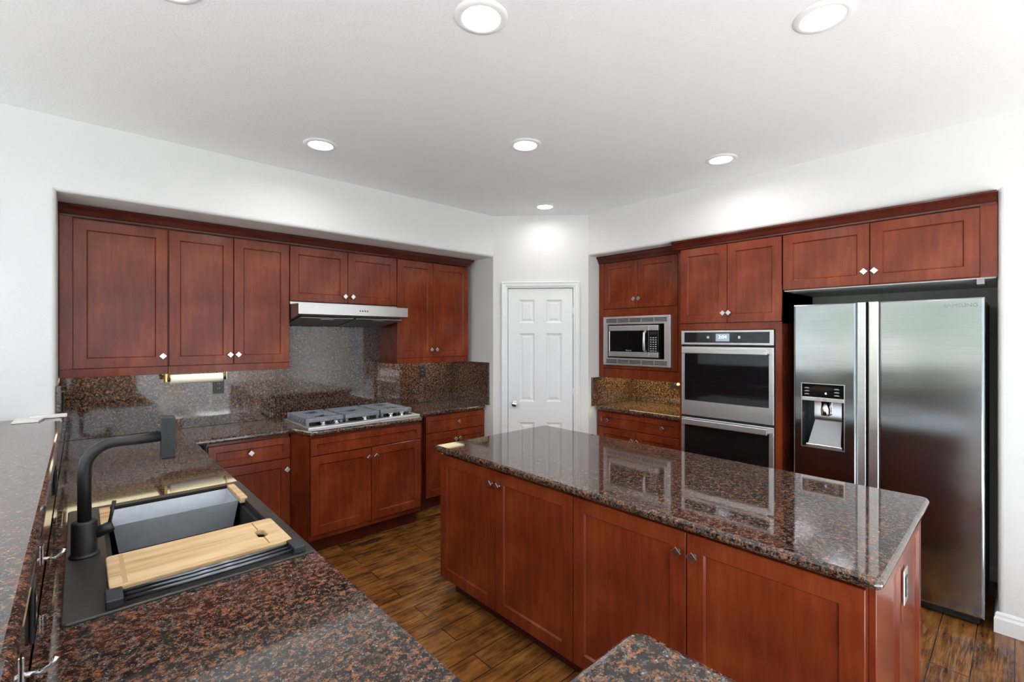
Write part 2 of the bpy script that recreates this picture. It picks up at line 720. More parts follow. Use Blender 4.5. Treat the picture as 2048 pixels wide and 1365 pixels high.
# corner (diagonal) wall with door opening
A = Vector((XN1, YW))
B = Vector((XW, YN1))
dv = (B - A).normalized()
nv = Vector((dv.y, -dv.x))              # toward behind? fixed below
if nv.dot(Vector((1, 1))) < 0:
    nv = -nv
mid = (A + B) / 2
DC = .457                               # door centre along A->B
DW = .622
o0, o1 = DC - DW / 2 - .022, DC + DW / 2 + .022
DT = 2.052
def ab(s, d=0):
    p = A + dv * s + nv * d
    return (p.x, p.y)
Lab = (B - A).length
m = MB()
low = [ab(0), ab(o0), ab(o0, .13), ab(o1, .13), ab(o1), ab(Lab), (4.45, YN1), (4.45, 4.3), (XN1, 4.3)]
m.plate(low, z0=0, z1=DT)
m.plate([ab(0), ab(Lab), (4.45, YN1), (4.45, 4.3), (XN1, 4.3)], z0=DT, z1=CEIL)
struct(m.build('wall_corner', 'wall_paint'), 'white diagonal corner wall around the pantry door', 'wall')

# walls behind the camera, with windows
m = MB()
R = Matrix.Translation((0, YF, 0)) @ FRONT
m.plate([(XL - .15, 0), (4.45, 0), (4.45, CEIL), (XL - .15, CEIL)],
        [[(a, c), (b, c), (b, d), (a, d)] for a, b, c, d in WINS_F], z0=0, z1=.15, M=R)
struct(m.build('wall_front', 'wall_paint'), 'white wall with windows behind the camera', 'wall')
m = MB()
R = Matrix.Translation((XL - .15, 0, 0)) @ Matrix.Rotation(PI / 2, 4, 'Z') @ FRONT
m.plate([(YF, 0), (4.3, 0), (4.3, CEIL), (YF, CEIL)],
        [[(a, c), (b, c), (b, d), (a, d)] for a, b, c, d in WINS_L], z0=-.15, z1=0, M=R)
struct(m.build('wall_left', 'wall_paint'), 'white family room wall with windows', 'wall')


def window(idx, a, b, c, d, M, nm):
    m = MB()
    f = .045
    m.plate([(a, c), (b, c), (b, d), (a, d)], [[(a + f, c + f), (b - f, c + f), (b - f, d - f), (a + f, d - f)]], z0=0, z1=.06, M=M @ FRONT)
    for k in range(1, nm):
        x = a + (b - a) * k / nm
        m.box(x - .03, x + .03, -.055, -.005, c + f, d - f, M=M)
    struct(m.build('window_%d' % idx, 'vinyl_white'), 'white framed window behind the camera', 'window')


for i, (a, b, c, d) in enumerate(WINS_F):
    window(i + 1, a, b, c, d, Matrix.Translation((0, YF - .05, 0)), 3 if i == 0 else 2)
for i, (a, b, c, d) in enumerate(WINS_L):
    window(i + 4, a, b, c, d, Matrix.Translation((XL - .05, 0, 0)) @ Matrix.Rotation(PI / 2, 4, 'Z'), 2)

# baseboards
BB = [(0, 0), (.014, 0), (.014, .075), (.009, .088), (.009, .098), (.004, .108), (0, .11)]
m = MB()
m.sweep([(XW + .3, YN0), (XW, YN0), (XW, YF)][::-1], [(-o, z) for o, z in BB])
struct(m.build('baseboard_right', 'trim_paint'), 'white baseboard on the wall beside the refrigerator', 'baseboard')
m = MB()
m.sweep([(XB, .30), (XB, YN0)], BB)
struct(m.build('baseboard_alcove', 'trim_paint'), 'white baseboard behind the refrigerator', 'baseboard')

# pantry door: door_1 > frame, leaf, knob, hinges
door = bpy.data.objects.new('door_1', None)
COL.objects.link(door)
ang = math.atan2(dv.y, dv.x)
pA = A + dv * DC
door.location = (pA.x, pA.y, 0)
door.rotation_euler = (0, 0, ang)        # local x along wall (to the right), local -y toward the kitchen
struct(door, 'white six-panel pantry door with a chrome knob in the corner wall', 'door')
m = MB()
g = DW / 2 + .004
m.box(-g - .016, -g, 0, .12, 0, 2.04)
m.box(g, g + .016, 0, .12, 0, 2.04)
m.box(-g - .016, g + .016, 0, .12, 2.037, 2.05)
m.build('door_jamb', 'trim_paint', door)
m = MB()
prof = [(0, 0), (0, .010), (.012, .013), (.018, .018), (.040, .020), (.046, .024), (.054, .024), (.058, .018), (.058, 0)]
# casing profile swept as three mitred boards, (across, out)
def casing(m, pts):
    # pts: inner polyline (x,z); outward to the left of travel
    n = len(pts)
    rings = []
    for i, p in enumerate(pts):
        p = Vector(p)
        ds = []
        if i > 0:
            ds.append((p - Vector(pts[i - 1])).normalized())
        if i < n - 1:
            ds.append((Vector(pts[i + 1]) - p).normalized())
        ns = [Vector((-d.y, d.x)) for d in ds]
        mm = sum(ns, Vector((0, 0))).normalized()
        k = 1 / mm.dot(ns[0])
        rings.append([(p.x + mm.x * a * k, -o, p.y + mm.y * a * k) for a, o in prof])
    V = [v for r in rings for v in r]
    q = len(prof)
    F = []
    for i in range(n - 1):
        for k in range(q):
            F.append((i * q + k, i * q + (k + 1) % q, (i + 1) * q + (k + 1) % q, (i + 1) * q + k))
    F.append(tuple(range(q)))
    F.append(tuple(range((n - 1) * q, n * q)))
    m.raw(V, F)
casing(m, [(-g - .003, 0), (-g - .003, 2.04), (g + .003, 2.04), (g + .003, 0)])
m.build('door_casing', 'trim_paint', door)
# leaf with six raised panels
m = MB()
hw = DW / 2
HT = 2.032
py0 = .006
cols = [(-hw + .105, -.055), (.055, hw - .105)]
rows = [(.20, .74), (.94, 1.60), (1.70, 1.925)]
holes = [[(a, c), (b, c), (b, d), (a, d)] for a, b in cols for c, d in rows]
m.plate([(-hw, .01), (hw, .01), (hw, HT), (-hw, HT)], holes, z0=0, z1=.035, M=Matrix.Translation((0, py0 + .035, 0)) @ FRONT)
for a, b in cols:
    for c, d in rows:
        rings = [(0, py0), (.016, py0 + .010), (.024, py0 + .010), (.042, py0 + .004)]
        V = []
        for i_, y in rings:
            V += [(a + i_, y, c + i_), (b - i_, y, c + i_), (b - i_, y, d - i_), (a + i_, y, d - i_)]
        F = []
        for r in range(3):
            for k in range(4):
                F.append((r * 4 + k, r * 4 + (k + 1) % 4, r * 4 + 4 + (k + 1) % 4, r * 4 + 4 + k))
        F.append((12, 13, 14, 15))
        m.raw(V, F)
leaf = m.build('door_leaf', 'trim_paint', door)
m = MB()
R = Matrix.Translation((-hw + .062, py0, .918)) @ FRONT
m.lathe([(0, 0), (.031, 0), (.031, .004), (.027, .007), (.012, .010), (.011, .028), (.020, .034), (.027, .043), (.027, .053), (.020, .060), (0, .062)], 28, M=R)
kn = m.build('door_knob', 'chrome', leaf)
kn['label'] = 'round chrome door knob'
for hz in (1.80, 1.03, .26):
    m = MB()
    m.tube([(hw + .003, -.001, hz - .045), (hw + .003, -.001, hz + .045)], .0065, 10)
    m.box(hw - .02, hw + .003, py0 - .003, py0 + .001, hz - .044, hz + .044)
    m.build('door_hinge', 'trim_paint', door)

# pony wall that carries the raised bar
BAR = 1.14
m = MB()
m.plate([(-.42, 3.465), (-.10, 3.465), (-.10, .335), (.55, .335), (.55, .0), (-.42, .0)], z0=0, z1=BAR - .036)
struct(m.build('wall_peninsula', 'wall_paint'), 'white half wall under the raised bar top', 'wall')

# ------------------------------------------------------------------ stone
CT = .90
m = MB()
outer = [(-.072, .365), (.541, .365), (.541, 3.565), (1.118, 3.565), (1.186, 3.362), (2.085, 3.362), (2.235, 3.565), (2.928, 3.565), (2.928, 4.11), (-.072, 4.11)]
hole = [(-.012, 1.492), (.515, 1.492), (.515, 2.398), (-.012, 2.398)]
m.plate(outer, [hole], CT - .036, CT, bev=.0155, seg=4,
        pred=lambda x, y: (y < 3.6 and x > .53 and y > .37 and x < 2.92))
tag(m.build('countertop', 'granite'), 'brown granite countertop running under the sink and the gas cooktop', 'countertop')

bs = thing('backsplash', 'brown granite backsplash behind the gas cooktop and under the left cabinets', 'backsplash', (0, YB - .03, CT))
def slab(par, x0, x1, z0, z1, y0=0, y1=.029):
    MB().box(x0, x1, y0, y1, z0, z1, .001, 1).build('backsplash_slab', 'granite', par)
slab(bs, -.09, 1.174, .001, .475)
slab(bs, 1.176, 2.084, .001, .935)
slab(bs, 2.086, 2.948, .001, .475)
o = MB().box(0, .020, -.585, -.002, .001, .415, .001, 1).build('end_splash', 'granite', None, loc=(2.929, YB - .03, CT))
tag(o, 'granite end splash on the right side wall of the cooktop alcove', 'backsplash')

m = MB()
outer = [(3.665, 2.777), (3.665, 1.885), (4.272, 1.885), (4.272, 2.777)]
m.plate(outer[::-1], (), CT - .036, CT, bev=.0155, seg=4, pred=lambda x, y: x < 3.67)
tag(m.build('countertop', 'granite'), 'small granite countertop under the built-in microwave', 'countertop')
bs2 = thing('backsplash', 'short granite backsplash under the built-in microwave', 'backsplash', (XB - .028, YN1, CT))
MB().box(0, .027, -.93, -.024, .001, .285, .001, 1).build('backsplash_slab', 'granite', bs2)
MB().box(-.655, .027, -.022, -.001, .001, .275, .001, 1).build('side_splash', 'granite', bs2)

m = MB()
def rr(x0, x1, y0, y1, r, n=5):
    P = []
    for cx, cy, a0 in ((x1 - r, y0 + r, -90), (x1 - r, y1 - r, 0), (x0 + r, y1 - r, 90), (x0 + r, y0 + r, 180)):
        for k in range(n + 1):
            a = math.radians(a0 + 90 * k / n)
            P.append((cx + r * math.cos(a), cy + r * math.sin(a)))
    return P
m.plate(rr(1.594, 2.582, .253, 2.436, .025), (), CT - .036, CT, bev=.0155, seg=4)
tag(m.build('island_countertop', 'granite'), 'polished brown granite top of the kitchen island', 'countertop')

m = MB()
def arc(cx, cy, r, a0, a1, n=5):
    return [(cx + r * math.cos(math.radians(a0 + (a1 - a0) * k / n)), cy + r * math.sin(math.radians(a0 + (a1 - a0) * k / n))) for k in range(n + 1)]
barp = [(-.56, -.10), (.600, -.10)] + arc(.600 - .03, .383 - .03, .03, 0, 90) + [(-.062, .383), (-.062, 3.466), (-.56, 3.466)]
m.plate(barp, (), BAR - .034, BAR, bev=.0155, seg=4, pred=lambda x, y: y < 3.46)
tag(m.build('bar_top', 'granite'), 'raised granite bar top beside the sink, wrapping to the lower right foreground', 'countertop')
bs3 = thing('backsplash', 'narrow granite splash between the sink counter and the raised bar', 'backsplash', (-.072, 0, CT))
MB().box(-.026, -.002, .365, 3.465, .001, .203).build('backsplash_slab', 'granite', bs3)
MB().box(-.0205, -.002, 3.47, 4.108, .001, .40).build('side_splash', 'granite', bs3)

# ------------------------------------------------------------------ range wall cabinets
YU = 3.77
def cab(label, cat, x0, yf, z0, rot=0, group=None, name='upper_cabinet'):
    return thing(name, label, cat, (x0, yf, z0), rot, group)

def upper(label, X0, X1, Z0, Z1, doors, group, light=True, deep=.34, filler=None):
    """X0..X1 world; Z0 underside of the carcass rail; doors in world x,z"""
    c = cab(label, 'cabinet', X0, YU, Z0, group=group)
    W, H_ = X1 - X0, Z1 - Z0
    m = MB()
    rail = .05 if light else .0
    m.box(0, W, .0215, deep, rail, H_)
    if light:
        m.box(0, .018, .0215, deep, 0, rail)
        m.box(W - .018, W, .0215, deep, 0, rail)
    if filler:
        for a, b in filler:
            m.box(a - X0, b - X0, .002, .0215, rail, H_)
    m.build('cabinet_body', 'cherry', c)
    if light:
        MB().box(0, W, .004, .0215, 0, rail, .0015, 1).build('light_rail', 'cherry', c)
        MB().box(.02, W - .02, .026, deep - .005, .012, .020).build('bottom_panel', 'maple', c)
    fronts(c, [('door', a - X0, b - X0, z0 - Z0, z1 - Z0, [(kx - X0, kz - Z0) for kx, kz in ks], .06) for a, b, z0, z1, ks in doors])
    return c


G1 = 'upper cabinets on the cooktop wall'
upper('tall upper cabinet with one wide door at the left end, beside the white wall', -.089, .4225, 1.322, 2.27,
      [(-.031, .4205, 1.374, 2.262, [(.394, 1.439)])], G1, filler=[(-.089, -.033)])
upper('two-door tall upper cabinet left of the range hood, above the paper towel roll', .4235, 1.1735, 1.322, 2.27,
      [(.4275, .7975, 1.374, 2.262, [(.775, 1.439)]), (.8015, 1.1715, 1.374, 2.262, [(.825, 1.439)])], G1)
upper('short two-door upper cabinet directly above the range hood', 1.1745, 2.0815, 1.838, 2.27,
      [(1.178, 1.628, 1.842, 2.262, [(1.600, 1.896)]), (1.632, 2.078, 1.842, 2.262, [(1.665, 1.896)])], G1, light=False)
upper('two-door tall upper cabinet right of the range hood', 2.0825, 2.880, 1.322, 2.27,
      [(2.0855, 2.4625, 1.374, 2.262, [(2.432, 1.445)]), (2.4665, 2.8765, 1.374, 2.262, [(2.490, 1.445)])], G1)

CR = [(-.03, .0), (.004, .0), (.006, .010), (.012, .016), (.022, .038), (.036, .052), (.040, .056), (.040, .066), (-.03, .066)]
def crown(label, path, z):
    m = MB()
    m.sweep(path, [(o, z + h) for o, h in CR])
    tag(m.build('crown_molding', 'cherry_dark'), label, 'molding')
crown('dark cherry crown molding along the top of the cooktop wall cabinets', [(-.091, YU), (2.882, YU), (2.882, YB - .01)], 2.271)

# base cabinets, range wall
def base_box(m, x0, x1, yf, yb, toe=.10, toez=.11, top=CT - .037):
    """hollow carcass: sides, back, bottom, front frame"""
    m.box(x0, x1, yf, yf + .02, toez, top)                 # face frame
    m.box(x0, x0 + .018, yf + .02, yb, toez, top)
    m.box(x1 - .018, x1, yf + .02, yb, toez, top)
    m.box(x0, x1, yb - .01, yb, toez, top)
    m.box(x0, x1, yf + .02, yb, toez, toez + .018)

G2 = 'base cabinets on the cooktop wall'
c = cab('base cabinet with one drawer and one door between sink counter and cooktop', 'cabinet', .66, 3.595, 0, group=G2, name='base_cabinet')
m = MB()
base_box(m, -.05, .462, .0215, .53)
m.build('cabinet_body', 'cherry', c)
MB().box(-.05, .462, .085, .10, 0, .109).build('toe_kick', 'cherry_dark', c)
fronts(c, [('drawer', -.045, .463, .69, .84, [(.205, .765)], .045), ('door', -.045, .463, .118, .684, [(.437, .61)], .06)])

c = cab('wide base cabinet with false drawer front and two doors under the gas cooktop', 'cabinet', 1.186, 3.392, 0, group=G2, name='base_cabinet')
m = MB()
base_box(m, 0, .915, .0215, .72, toez=.11)
# angled return panels
m.plate([(-.002, .006), (-.062, .20), (-.050, .21), (.012, .02)], z0=.11, z1=CT - .037)
m.plate([(.917, .02), (.917, .004), (1.04, .19), (1.02, .20)], z0=.11, z1=CT - .037)
m.build('cabinet_body', 'cherry', c)
m = MB()
m.plate([(.02, .085), (.905, .085), (1.0, .22), (1.0, .24), (-.03, .24), (-.03, .2)], z0=0, z1=.109)
m.build('toe_kick', 'cherry_dark', c)
fronts(c, [('drawer_front', .010, .908, .718, .842, [], .045),
           ('door', .010, .465, .150, .712, [(.441, .645)], .06), ('door', .469, .908, .150, .712, [(.498, .645)], .06)])

c = cab('base cabinet with one drawer over two doors right of the cooktop', 'cabinet', 2.262, 3.595, 0, group=G2, name='base_cabinet')
m = MB()
base_box(m, 0, .685, .0215, .53)
m.build('cabinet_body', 'cherry', c)
MB().box(0, .685, .075, .09, 0, .109).build('toe_kick', 'cherry_dark', c)
fronts(c, [('drawer', .006, .682, .695, .848, [(.36, .772)], .045),
           ('door', .006, .342, .118, .689, [(.318, .615)], .06), ('door', .346, .682, .118, .689, [(.37, .615)], .06)])

# peninsula base (fronts face the island)
c = thing('base_cabinet', 'cherry sink base cabinets under the peninsula counter', 'cabinet', (.526, .37, 0), PI / 2)
m = MB()
m.box(0, 3.10, .0215, .028, .11, CT - .037)
m.box(0, .018, .028, .585, .11, CT - .037)
m.box(3.082, 3.10, .028, .585, .11, CT - .037)
m.box(0, 3.10, .575, .585, .11, CT - .037)
m.box(0, 3.10, .028, .575, .11, .128)
m.build('cabinet_body', 'cherry', c)
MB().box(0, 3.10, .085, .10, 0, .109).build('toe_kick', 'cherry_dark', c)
xs = [.005, .55, 1.05, 1.55, 2.05, 2.57, 3.095]
fronts(c, [('door', a + .002, b - .002, .118, .845, [((b - .035) if k % 2 == 0 else (a + .035), .77)], .06) for k, (a, b) in enumerate(zip(xs, xs[1:]))])

# ------------------------------------------------------------------ right wall cabinets   local x -> -Y, local y -> +X
RZ = -PI / 2
c = thing('upper_cabinet', 'upper cabinet with two doors that houses the built-in microwave', 'cabinet', (3.735, 2.795, 1.176), RZ)
Lx = lambda y: 2.795 - y
Lz = lambda z: z - 1.176
m = MB()
wM = Lx(1.872)
ox0, ox1, oz0, oz1 = Lx(2.690), Lx(2.065), Lz(1.345), Lz(1.715)
m.box(0, wM, .0215, .535, Lz(1.80), Lz(2.274))
m.box(0, .018, .0215, .535, 0, Lz(1.80))
m.box(wM - .018, wM, .0215, .535, 0, Lz(1.80))
m.box(.018, wM - .018, .0215, .535, .04, .058)
m.box(.018, wM - .018, .52, .535, .058, Lz(1.80))
m.box(0, Lx(2.738), .002, .0215, 0, Lz(2.274))
m.box(Lx(1.971), wM, .002, .0215, 0, Lz(2.274))
m.build('cabinet_body', 'cherry', c)
m = MB()
m.plate([(Lx(2.735), Lz(1.268)), (Lx(1.974), Lz(1.268)), (Lx(1.974), Lz(1.828)), (Lx(2.735), Lz(1.828))],
        [[(ox0, oz0), (ox1, oz0), (ox1, oz1), (ox0, oz1)]], z0=0, z1=.021, bev=.002, seg=1, sides='top',
        M=Matrix.Translation((0, .021, 0)) @ FRONT)
m.build('appliance_panel', 'cherry', c)
MB().box(Lx(2.735), Lx(1.974), .008, .0215, 0, Lz(1.264), .001, 1).build('light_rail', 'cherry', c)
MB().box(.02, wM - .02, .03, .515, .03, .038).build('bottom_panel', 'maple', c)
fronts(c, [('door', Lx(2.734), Lx(2.370), Lz(1.834), Lz(2.272), [(Lx(2.394), Lz(1.914))], .055),
           ('door', Lx(2.366), Lx(1.974), Lz(1.834), Lz(2.272), [(Lx(2.342), Lz(1.914))], .055)])
crown('short dark cherry crown molding above the microwave cabinet', [(3.735, 2.797), (3.735, 1.875)], 2.275)

c = thing('base_cabinet', 'base cabinet with a two-knob drawer under the built-in microwave', 'cabinet', (3.695, 2.797, 0), RZ)
m = MB()
base_box(m, .002, .922, .0215, .60)
m.build('cabinet_body', 'cherry', c)
MB().box(.002, .922, .08, .095, 0, .109).build('toe_kick', 'cherry_dark', c)
fronts(c, [('drawer', .008, .860, .708, .848, [(.140, .775), (.712, .775)], .045),
           ('door', .008, .430, .118, .702, [(.405, .62)], .06), ('door', .434, .860, .118, .702, [(.46, .62)], .06)])

# tall oven cabinet
c = thing('oven_cabinet', 'tall cherry cabinet holding the double wall oven, two doors on top', 'cabinet', (3.57, 1.868, 0), RZ)
wO = .750
m = MB()
m.box(0, .018, .0215, .70, .11, 2.27)
m.box(wO - .018, wO, .0215, .70, 0, 2.27)
m.box(0, wO, .0215, .70, 1.66, 2.27)
m.box(.018, wO - .018, .0215, .69, .11, .385)
m.box(.018, wO - .018, .69, .70, .385, 1.66)
m.box(0, .0205, .002, .0215, .11, 1.668)
m.box(.708, wO, .002, .0215, .11, 1.668)
m.box(.0205, .708, .002, .0215, 1.619, 1.668)
m.build('cabinet_body', 'cherry', c)
MB().box(0, wO - .02, .08, .095, 0, .109).build('toe_kick', 'cherry_dark', c)
fronts(c, [('door', .003, .372, 1.674, 2.264, [(.352, 1.744)], .06), ('door', .376, .747, 1.674, 2.264, [(.394, 1.744)], .06),
           ('drawer', .024, .705, .125, .382, [], .05)])

c = thing('upper_cabinet', 'wide two-door cabinet above the refrigerator', 'cabinet', (3.57, 1.117, 1.885), RZ)
m = MB()
wF = 1.034
m.box(0, wF, .0215, .72, 0, .385)
m.box(.970, wF, .002, .0215, 0, .385)
m.build('cabinet_body', 'cherry', c)
MB().box(.004, wF - .004, .03, .715, -.006, -.0005).build('bottom_panel', 'trim_paint', c)
MB().box(.955, .985, .03, .30, -.034, -.0065).build('support_cleat', 'grey_plastic', c)
fronts(c, [('door', .004, .486, .004, .380, [(.462, .082)], .06), ('door', .490, .967, .004, .380, [(.514, .082)], .06)])
crown('long dark cherry crown molding above the oven and refrigerator cabinets', [(3.57, 1.925), (3.57, .084)], 2.270)

# ------------------------------------------------------------------ island
c = thing('kitchen_island', 'cherry kitchen island cabinet with four doors facing the sink', 'island', (1.63, 2.420, 0), RZ)
m = MB()
m.box(0, 2.125, .0215, .905, .09, CT - .037)
m.build('cabinet_body', 'cherry', c)
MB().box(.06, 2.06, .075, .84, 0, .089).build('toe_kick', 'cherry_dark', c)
yy = lambda y: 2.420 - y
fronts(c, [('door', yy(2.418), yy(1.904), .095, .845, [(yy(1.925), .776)], .062),
           ('door', yy(1.900), yy(1.369), .095, .845, [(yy(1.868), .776)], .062),
           ('door', yy(1.365), yy(.831), .095, .845, [(yy(.857), .772)], .062),
           ('door', yy(.827), yy(.297), .095, .845, [(yy(.797), .772)], .062)])
for a, b in ((.03, .46), (.465, .90)):
    e = shaker(b - a, .75, .055, t=.018).build('end_panel', 'cherry', c, loc=(2.144, a, .095), rotz=PI / 2)

# ------------------------------------------------------------------ outlets
def outlet(label, loc, rotz, mat='black_plastic', w_=.072, h_=.117, gang=1, sock='black_plastic', horizontal=False, pm=None):
    o = thing('electrical_outlet', label, 'outlet', loc, rotz, None)
    W = w_ if gang == 1 else w_ * 1.65
    hh, ww = (W / 2, h_ / 2) if horizontal else (h_ / 2, W / 2)
    MB().box(-ww, ww, -.006, 0, -hh, hh, .002, 2).build('cover_plate', mat, o)
    m = MB()
    a, b = (.034, .0165) if not horizontal else (.0165, .034)
    m.box(-b, b, -.0085, -.006, -a, a, .001, 1)
    m.build('receptacle', sock, o)
    for s in (-1, 1):
        for q in (-.006, .006):
            m = MB()
            if horizontal:
                m.box(s * .018 - .0045, s * .018 + .0045, -.0092, -.0084, q - .001, q + .001)
            else:
                m.box(q - .001, q + .001, -.0092, -.0084, s * .018 - .0045, s * .018 + .0045)
            m.build('socket_slot', 'print_grey', o)
    return o


outlet('black outlet on the granite splash behind the paper towel roll', (.770, 4.1095, 1.195), 0)
outlet('black switch outlet under the cabinet right of the range hood', (2.548, 4.1095, 1.215), 0)
outlet('far black outlet on the bar splash near the range wall', (-.0735, 2.55, 1.01), PI / 2)
outlet('near black outlet on the bar splash beside the sink', (-.0735, 1.36, 1.01), PI / 2)
outlet('dark outlet on the left end splash in the alcove corner', (-.0735, 3.80, 1.185), PI / 2)
o = outlet('horizontal black outlet under the microwave cabinet with a white plug', (XB - .0285, 2.262, 1.105), RZ, horizontal=True, w_=.078, h_=.13)
m = MB()
m.lathe([(0, 0), (.015, 0), (.016, .012), (.012, .02), (0, .02)], 18, M=Matrix.Translation((.02, -.0095, 0)) @ FRONT)
m.build('white_plug', 'plastic_white', o)
outlet('chrome framed outlet on the near end panel of the island', (2.105, .2755 - .0015, .70), 0, mat='nickel')

# ------------------------------------------------------------------ range hood
h = thing('range_hood', 'stainless steel under-cabinet range hood over the gas cooktop', 'range hood', (1.1765, 3.58, 1.66))
WH = .904
m = MB()
pr = [(0, .152), (0, .075), (.035, .062), (.46, .003), (.51, .003), (.51, .175), (.195, .175), (.195, .157)]
R = Matrix(((0, 0, 1, 0), (1, 0, 0, 0), (0, 1, 0, 0), (0, 0, 0, 1)))   # (y,z,x)->(x,y,z)
m.plate(pr, (), 0, WH, bev=.0015, seg=1, M=R)
m.build('hood_body', 'hood_steel', h)
sl = math.atan2(.059, .425)
for k in (0, 1):
    m = MB()
    x0 = .03 + k * (WH / 2 - .02)
    M_ = Matrix.Translation((0, .05, .0555)) @ Matrix.Rotation(-sl, 4, 'X')
    m.box(x0, x0 + WH / 2 - .04, .0, .385, -.008, -.001, .002, 1, M=M_)
    f = m.build('grease_filter', 'filter_mesh', h)
    m = MB()
    m.box(x0 + .16, x0 + .26, .03, .05, -.012, -.0085, .001, 1, M=M_)
    m.build('filter_latch', 'stainless', f)
for k in range(4):
    m = MB()
    m.lathe([(0, 0), (.0055, 0), (.005, .003), (0, .003)], 14, M=Matrix.Translation((.472 + k * .021, 0, .112)) @ FRONT)
    m.build('button', 'black_plastic', h)

# ------------------------------------------------------------------ cooktop
ck = thing('gas_cooktop', 'stainless five-burner gas cooktop with three grey grates', 'cooktop', (1.195, 3.435, CT + .0005))
WC, DCk = .912, .535
m = MB()
m.plate([(0, 0), (WC, 0), (WC, DCk), (0, DCk)], [[(.028, .05), (WC - .028, .05), (WC - .028, DCk - .025), (.028, DCk - .025)]], 0, .014, bev=.005, seg=2, sides='top', pred=lambda x, y: x < .01 or x > WC - .01 or y < .01 or y > DCk - .01)
m.build('trim_frame', 'stainless', ck)
MB().box(.026, WC - .026, .048, DCk - .023, 0, .010).build('burner_tray', 'black_glass', ck)
for bx, by, br in ((.16, .40, .045), (.16, .20, .036), (.456, .30, .06), (.752, .40, .036), (.752, .20, .045)):
    m = MB()
    m.lathe([(0, .010), (br, .010), (br, .022), (br * .8, .024), (br * .8, .033), (br * .7, .036), (0, .036)], 24, M=Matrix.Translation((bx, by, 0)))
    m.build('burner', 'burner_black', ck)
burners = [[(.16, .40), (.16, .20)], [(.456, .30)], [(.752, .40), (.752, .20)]]
for gi in range(3):
    x0 = .012 + gi * .297
    x1 = x0 + .292
    y0, y1 = .115, .515
    m = MB()
    zt, zb = .062, .046
    nsl = 8
    for k in range(nsl):
        y = y0 + .028 + (y1 - y0 - .05) * k / (nsl - 1)
        segs = [(x0 + .012, x1 - .012)]
        for bx, by in burners[gi]:
            if abs(y - by) < .05:
                segs = [(x0 + .012, bx - .045), (bx + .045, x1 - .012)]
        for a, b in segs:
            m.box(a, b, y - .0075, y + .0075, zb, zt, .003, 2)
        for xx, s in ((x0, 1), (x1, -1)):
            a, b = sorted((xx, xx + s * .016))
            m.raw([(xx, y - .007, .018), (xx, y + .007, .018), (xx + s * .016, y + .007, zt - .001), (xx + s * .016, y - .007, zt - .001),
                   (xx + s * .010, y - .007, .018), (xx + s * .010, y + .007, .018), (xx + s * .024, y + .007, zb), (xx + s * .024, y - .007, zb)],
                  [(0, 1, 2, 3), (4, 5, 6, 7), (0, 1, 5, 4), (2, 3, 7, 6), (0, 3, 7, 4), (1, 2, 6, 5)])
    m.box(x0 + .004, x1 - .004, y0 - .012, y0 + .012, .030, zt, .004, 2)
    m.box(x0 + .004, x1 - .004, y1 - .012, y1, .030, zt, .004, 2)
    for bx in (x0 + .05, (x0 + x1) / 2 - .006, x1 - .062):
        m.box(bx, bx + .012, y0, y1 - .005, .034, zb + .002)
    for lx in (x0 + .01, x1 - .03):
        for ly in (y0 - .008, y1 - .02):
            m.box(lx, lx + .02, ly, ly + .018, .0105, .035)
    m.build('burner_grate', 'grate_iron', ck)
for kx in (.13, .23, .456, .68, .78):
    m = MB()
    M_ = Matrix.Translation((kx, .066, .0105))
    m.lathe([(0, 0), (.018, 0), (.017, .006), (.010, .010), (.009, .022), (0, .023)], 18, M=M_)
    m.box(-.022, .022, -.005, .005, .016, .028, .002, 2, M=M_ @ Matrix.Rotation(.3, 4, 'Z'))
    m.box(-.005, .005, -.018, .018, .016, .028, .002, 2, M=M_ @ Matrix.Rotation(.3, 4, 'Z'))
    m.build('control_knob', 'chrome', ck)

# ------------------------------------------------------------------ sink group
SK = CT + .004
s = thing('kitchen_sink', 'black workstation sink set into the granite peninsula counter', 'sink', (0, 0, CT))
bx0, bx1, by0, by1 = .060, .492, 1.515, 2.378
m = MB()
m.plate(rr(-.033, .534, 1.470, 2.420, .012), [[(bx0, by0), (bx1, by0), (bx1, by1), (bx0, by1)]], .0005, .006, bev=.003, seg=2, sides='top', pred=lambda x, y: not (bx0 - .005 < x < bx1 + .005 and by0 - .005 < y < by1 + .005))
m.build('sink_rim', 'sink_composite', s)
m = MB()
ld = .018
# ledge + bowl walls (open top)
V, F = [], []
lv = [(0, .0004), (0, -ld), (.014, -ld), (.018, -.23)]
for ins, z in lv:
    V += [(bx0 + ins, by0 + ins * .6, z), (bx1 - ins, by0 + ins * .6, z), (bx1 - ins, by1 - ins * .6, z), (bx0 + ins, by1 - ins * .6, z)]
for r in range(3):
    for k in range(4):
        F.append((r * 4 + k, r * 4 + (k + 1) % 4, r * 4 + 4 + (k + 1) % 4, r * 4 + 4 + k))
F.append((12, 13, 14, 15))
m.raw(V, F)
m.build('sink_bowl', 'sink_black', s)
m = MB()
m.lathe([(0, .002), (.045, .002), (.055, .004), (.056, 0)], 24, M=Matrix.Translation((.276, 1.95, -.2305)))
m.build('drain', 'stainless', s)

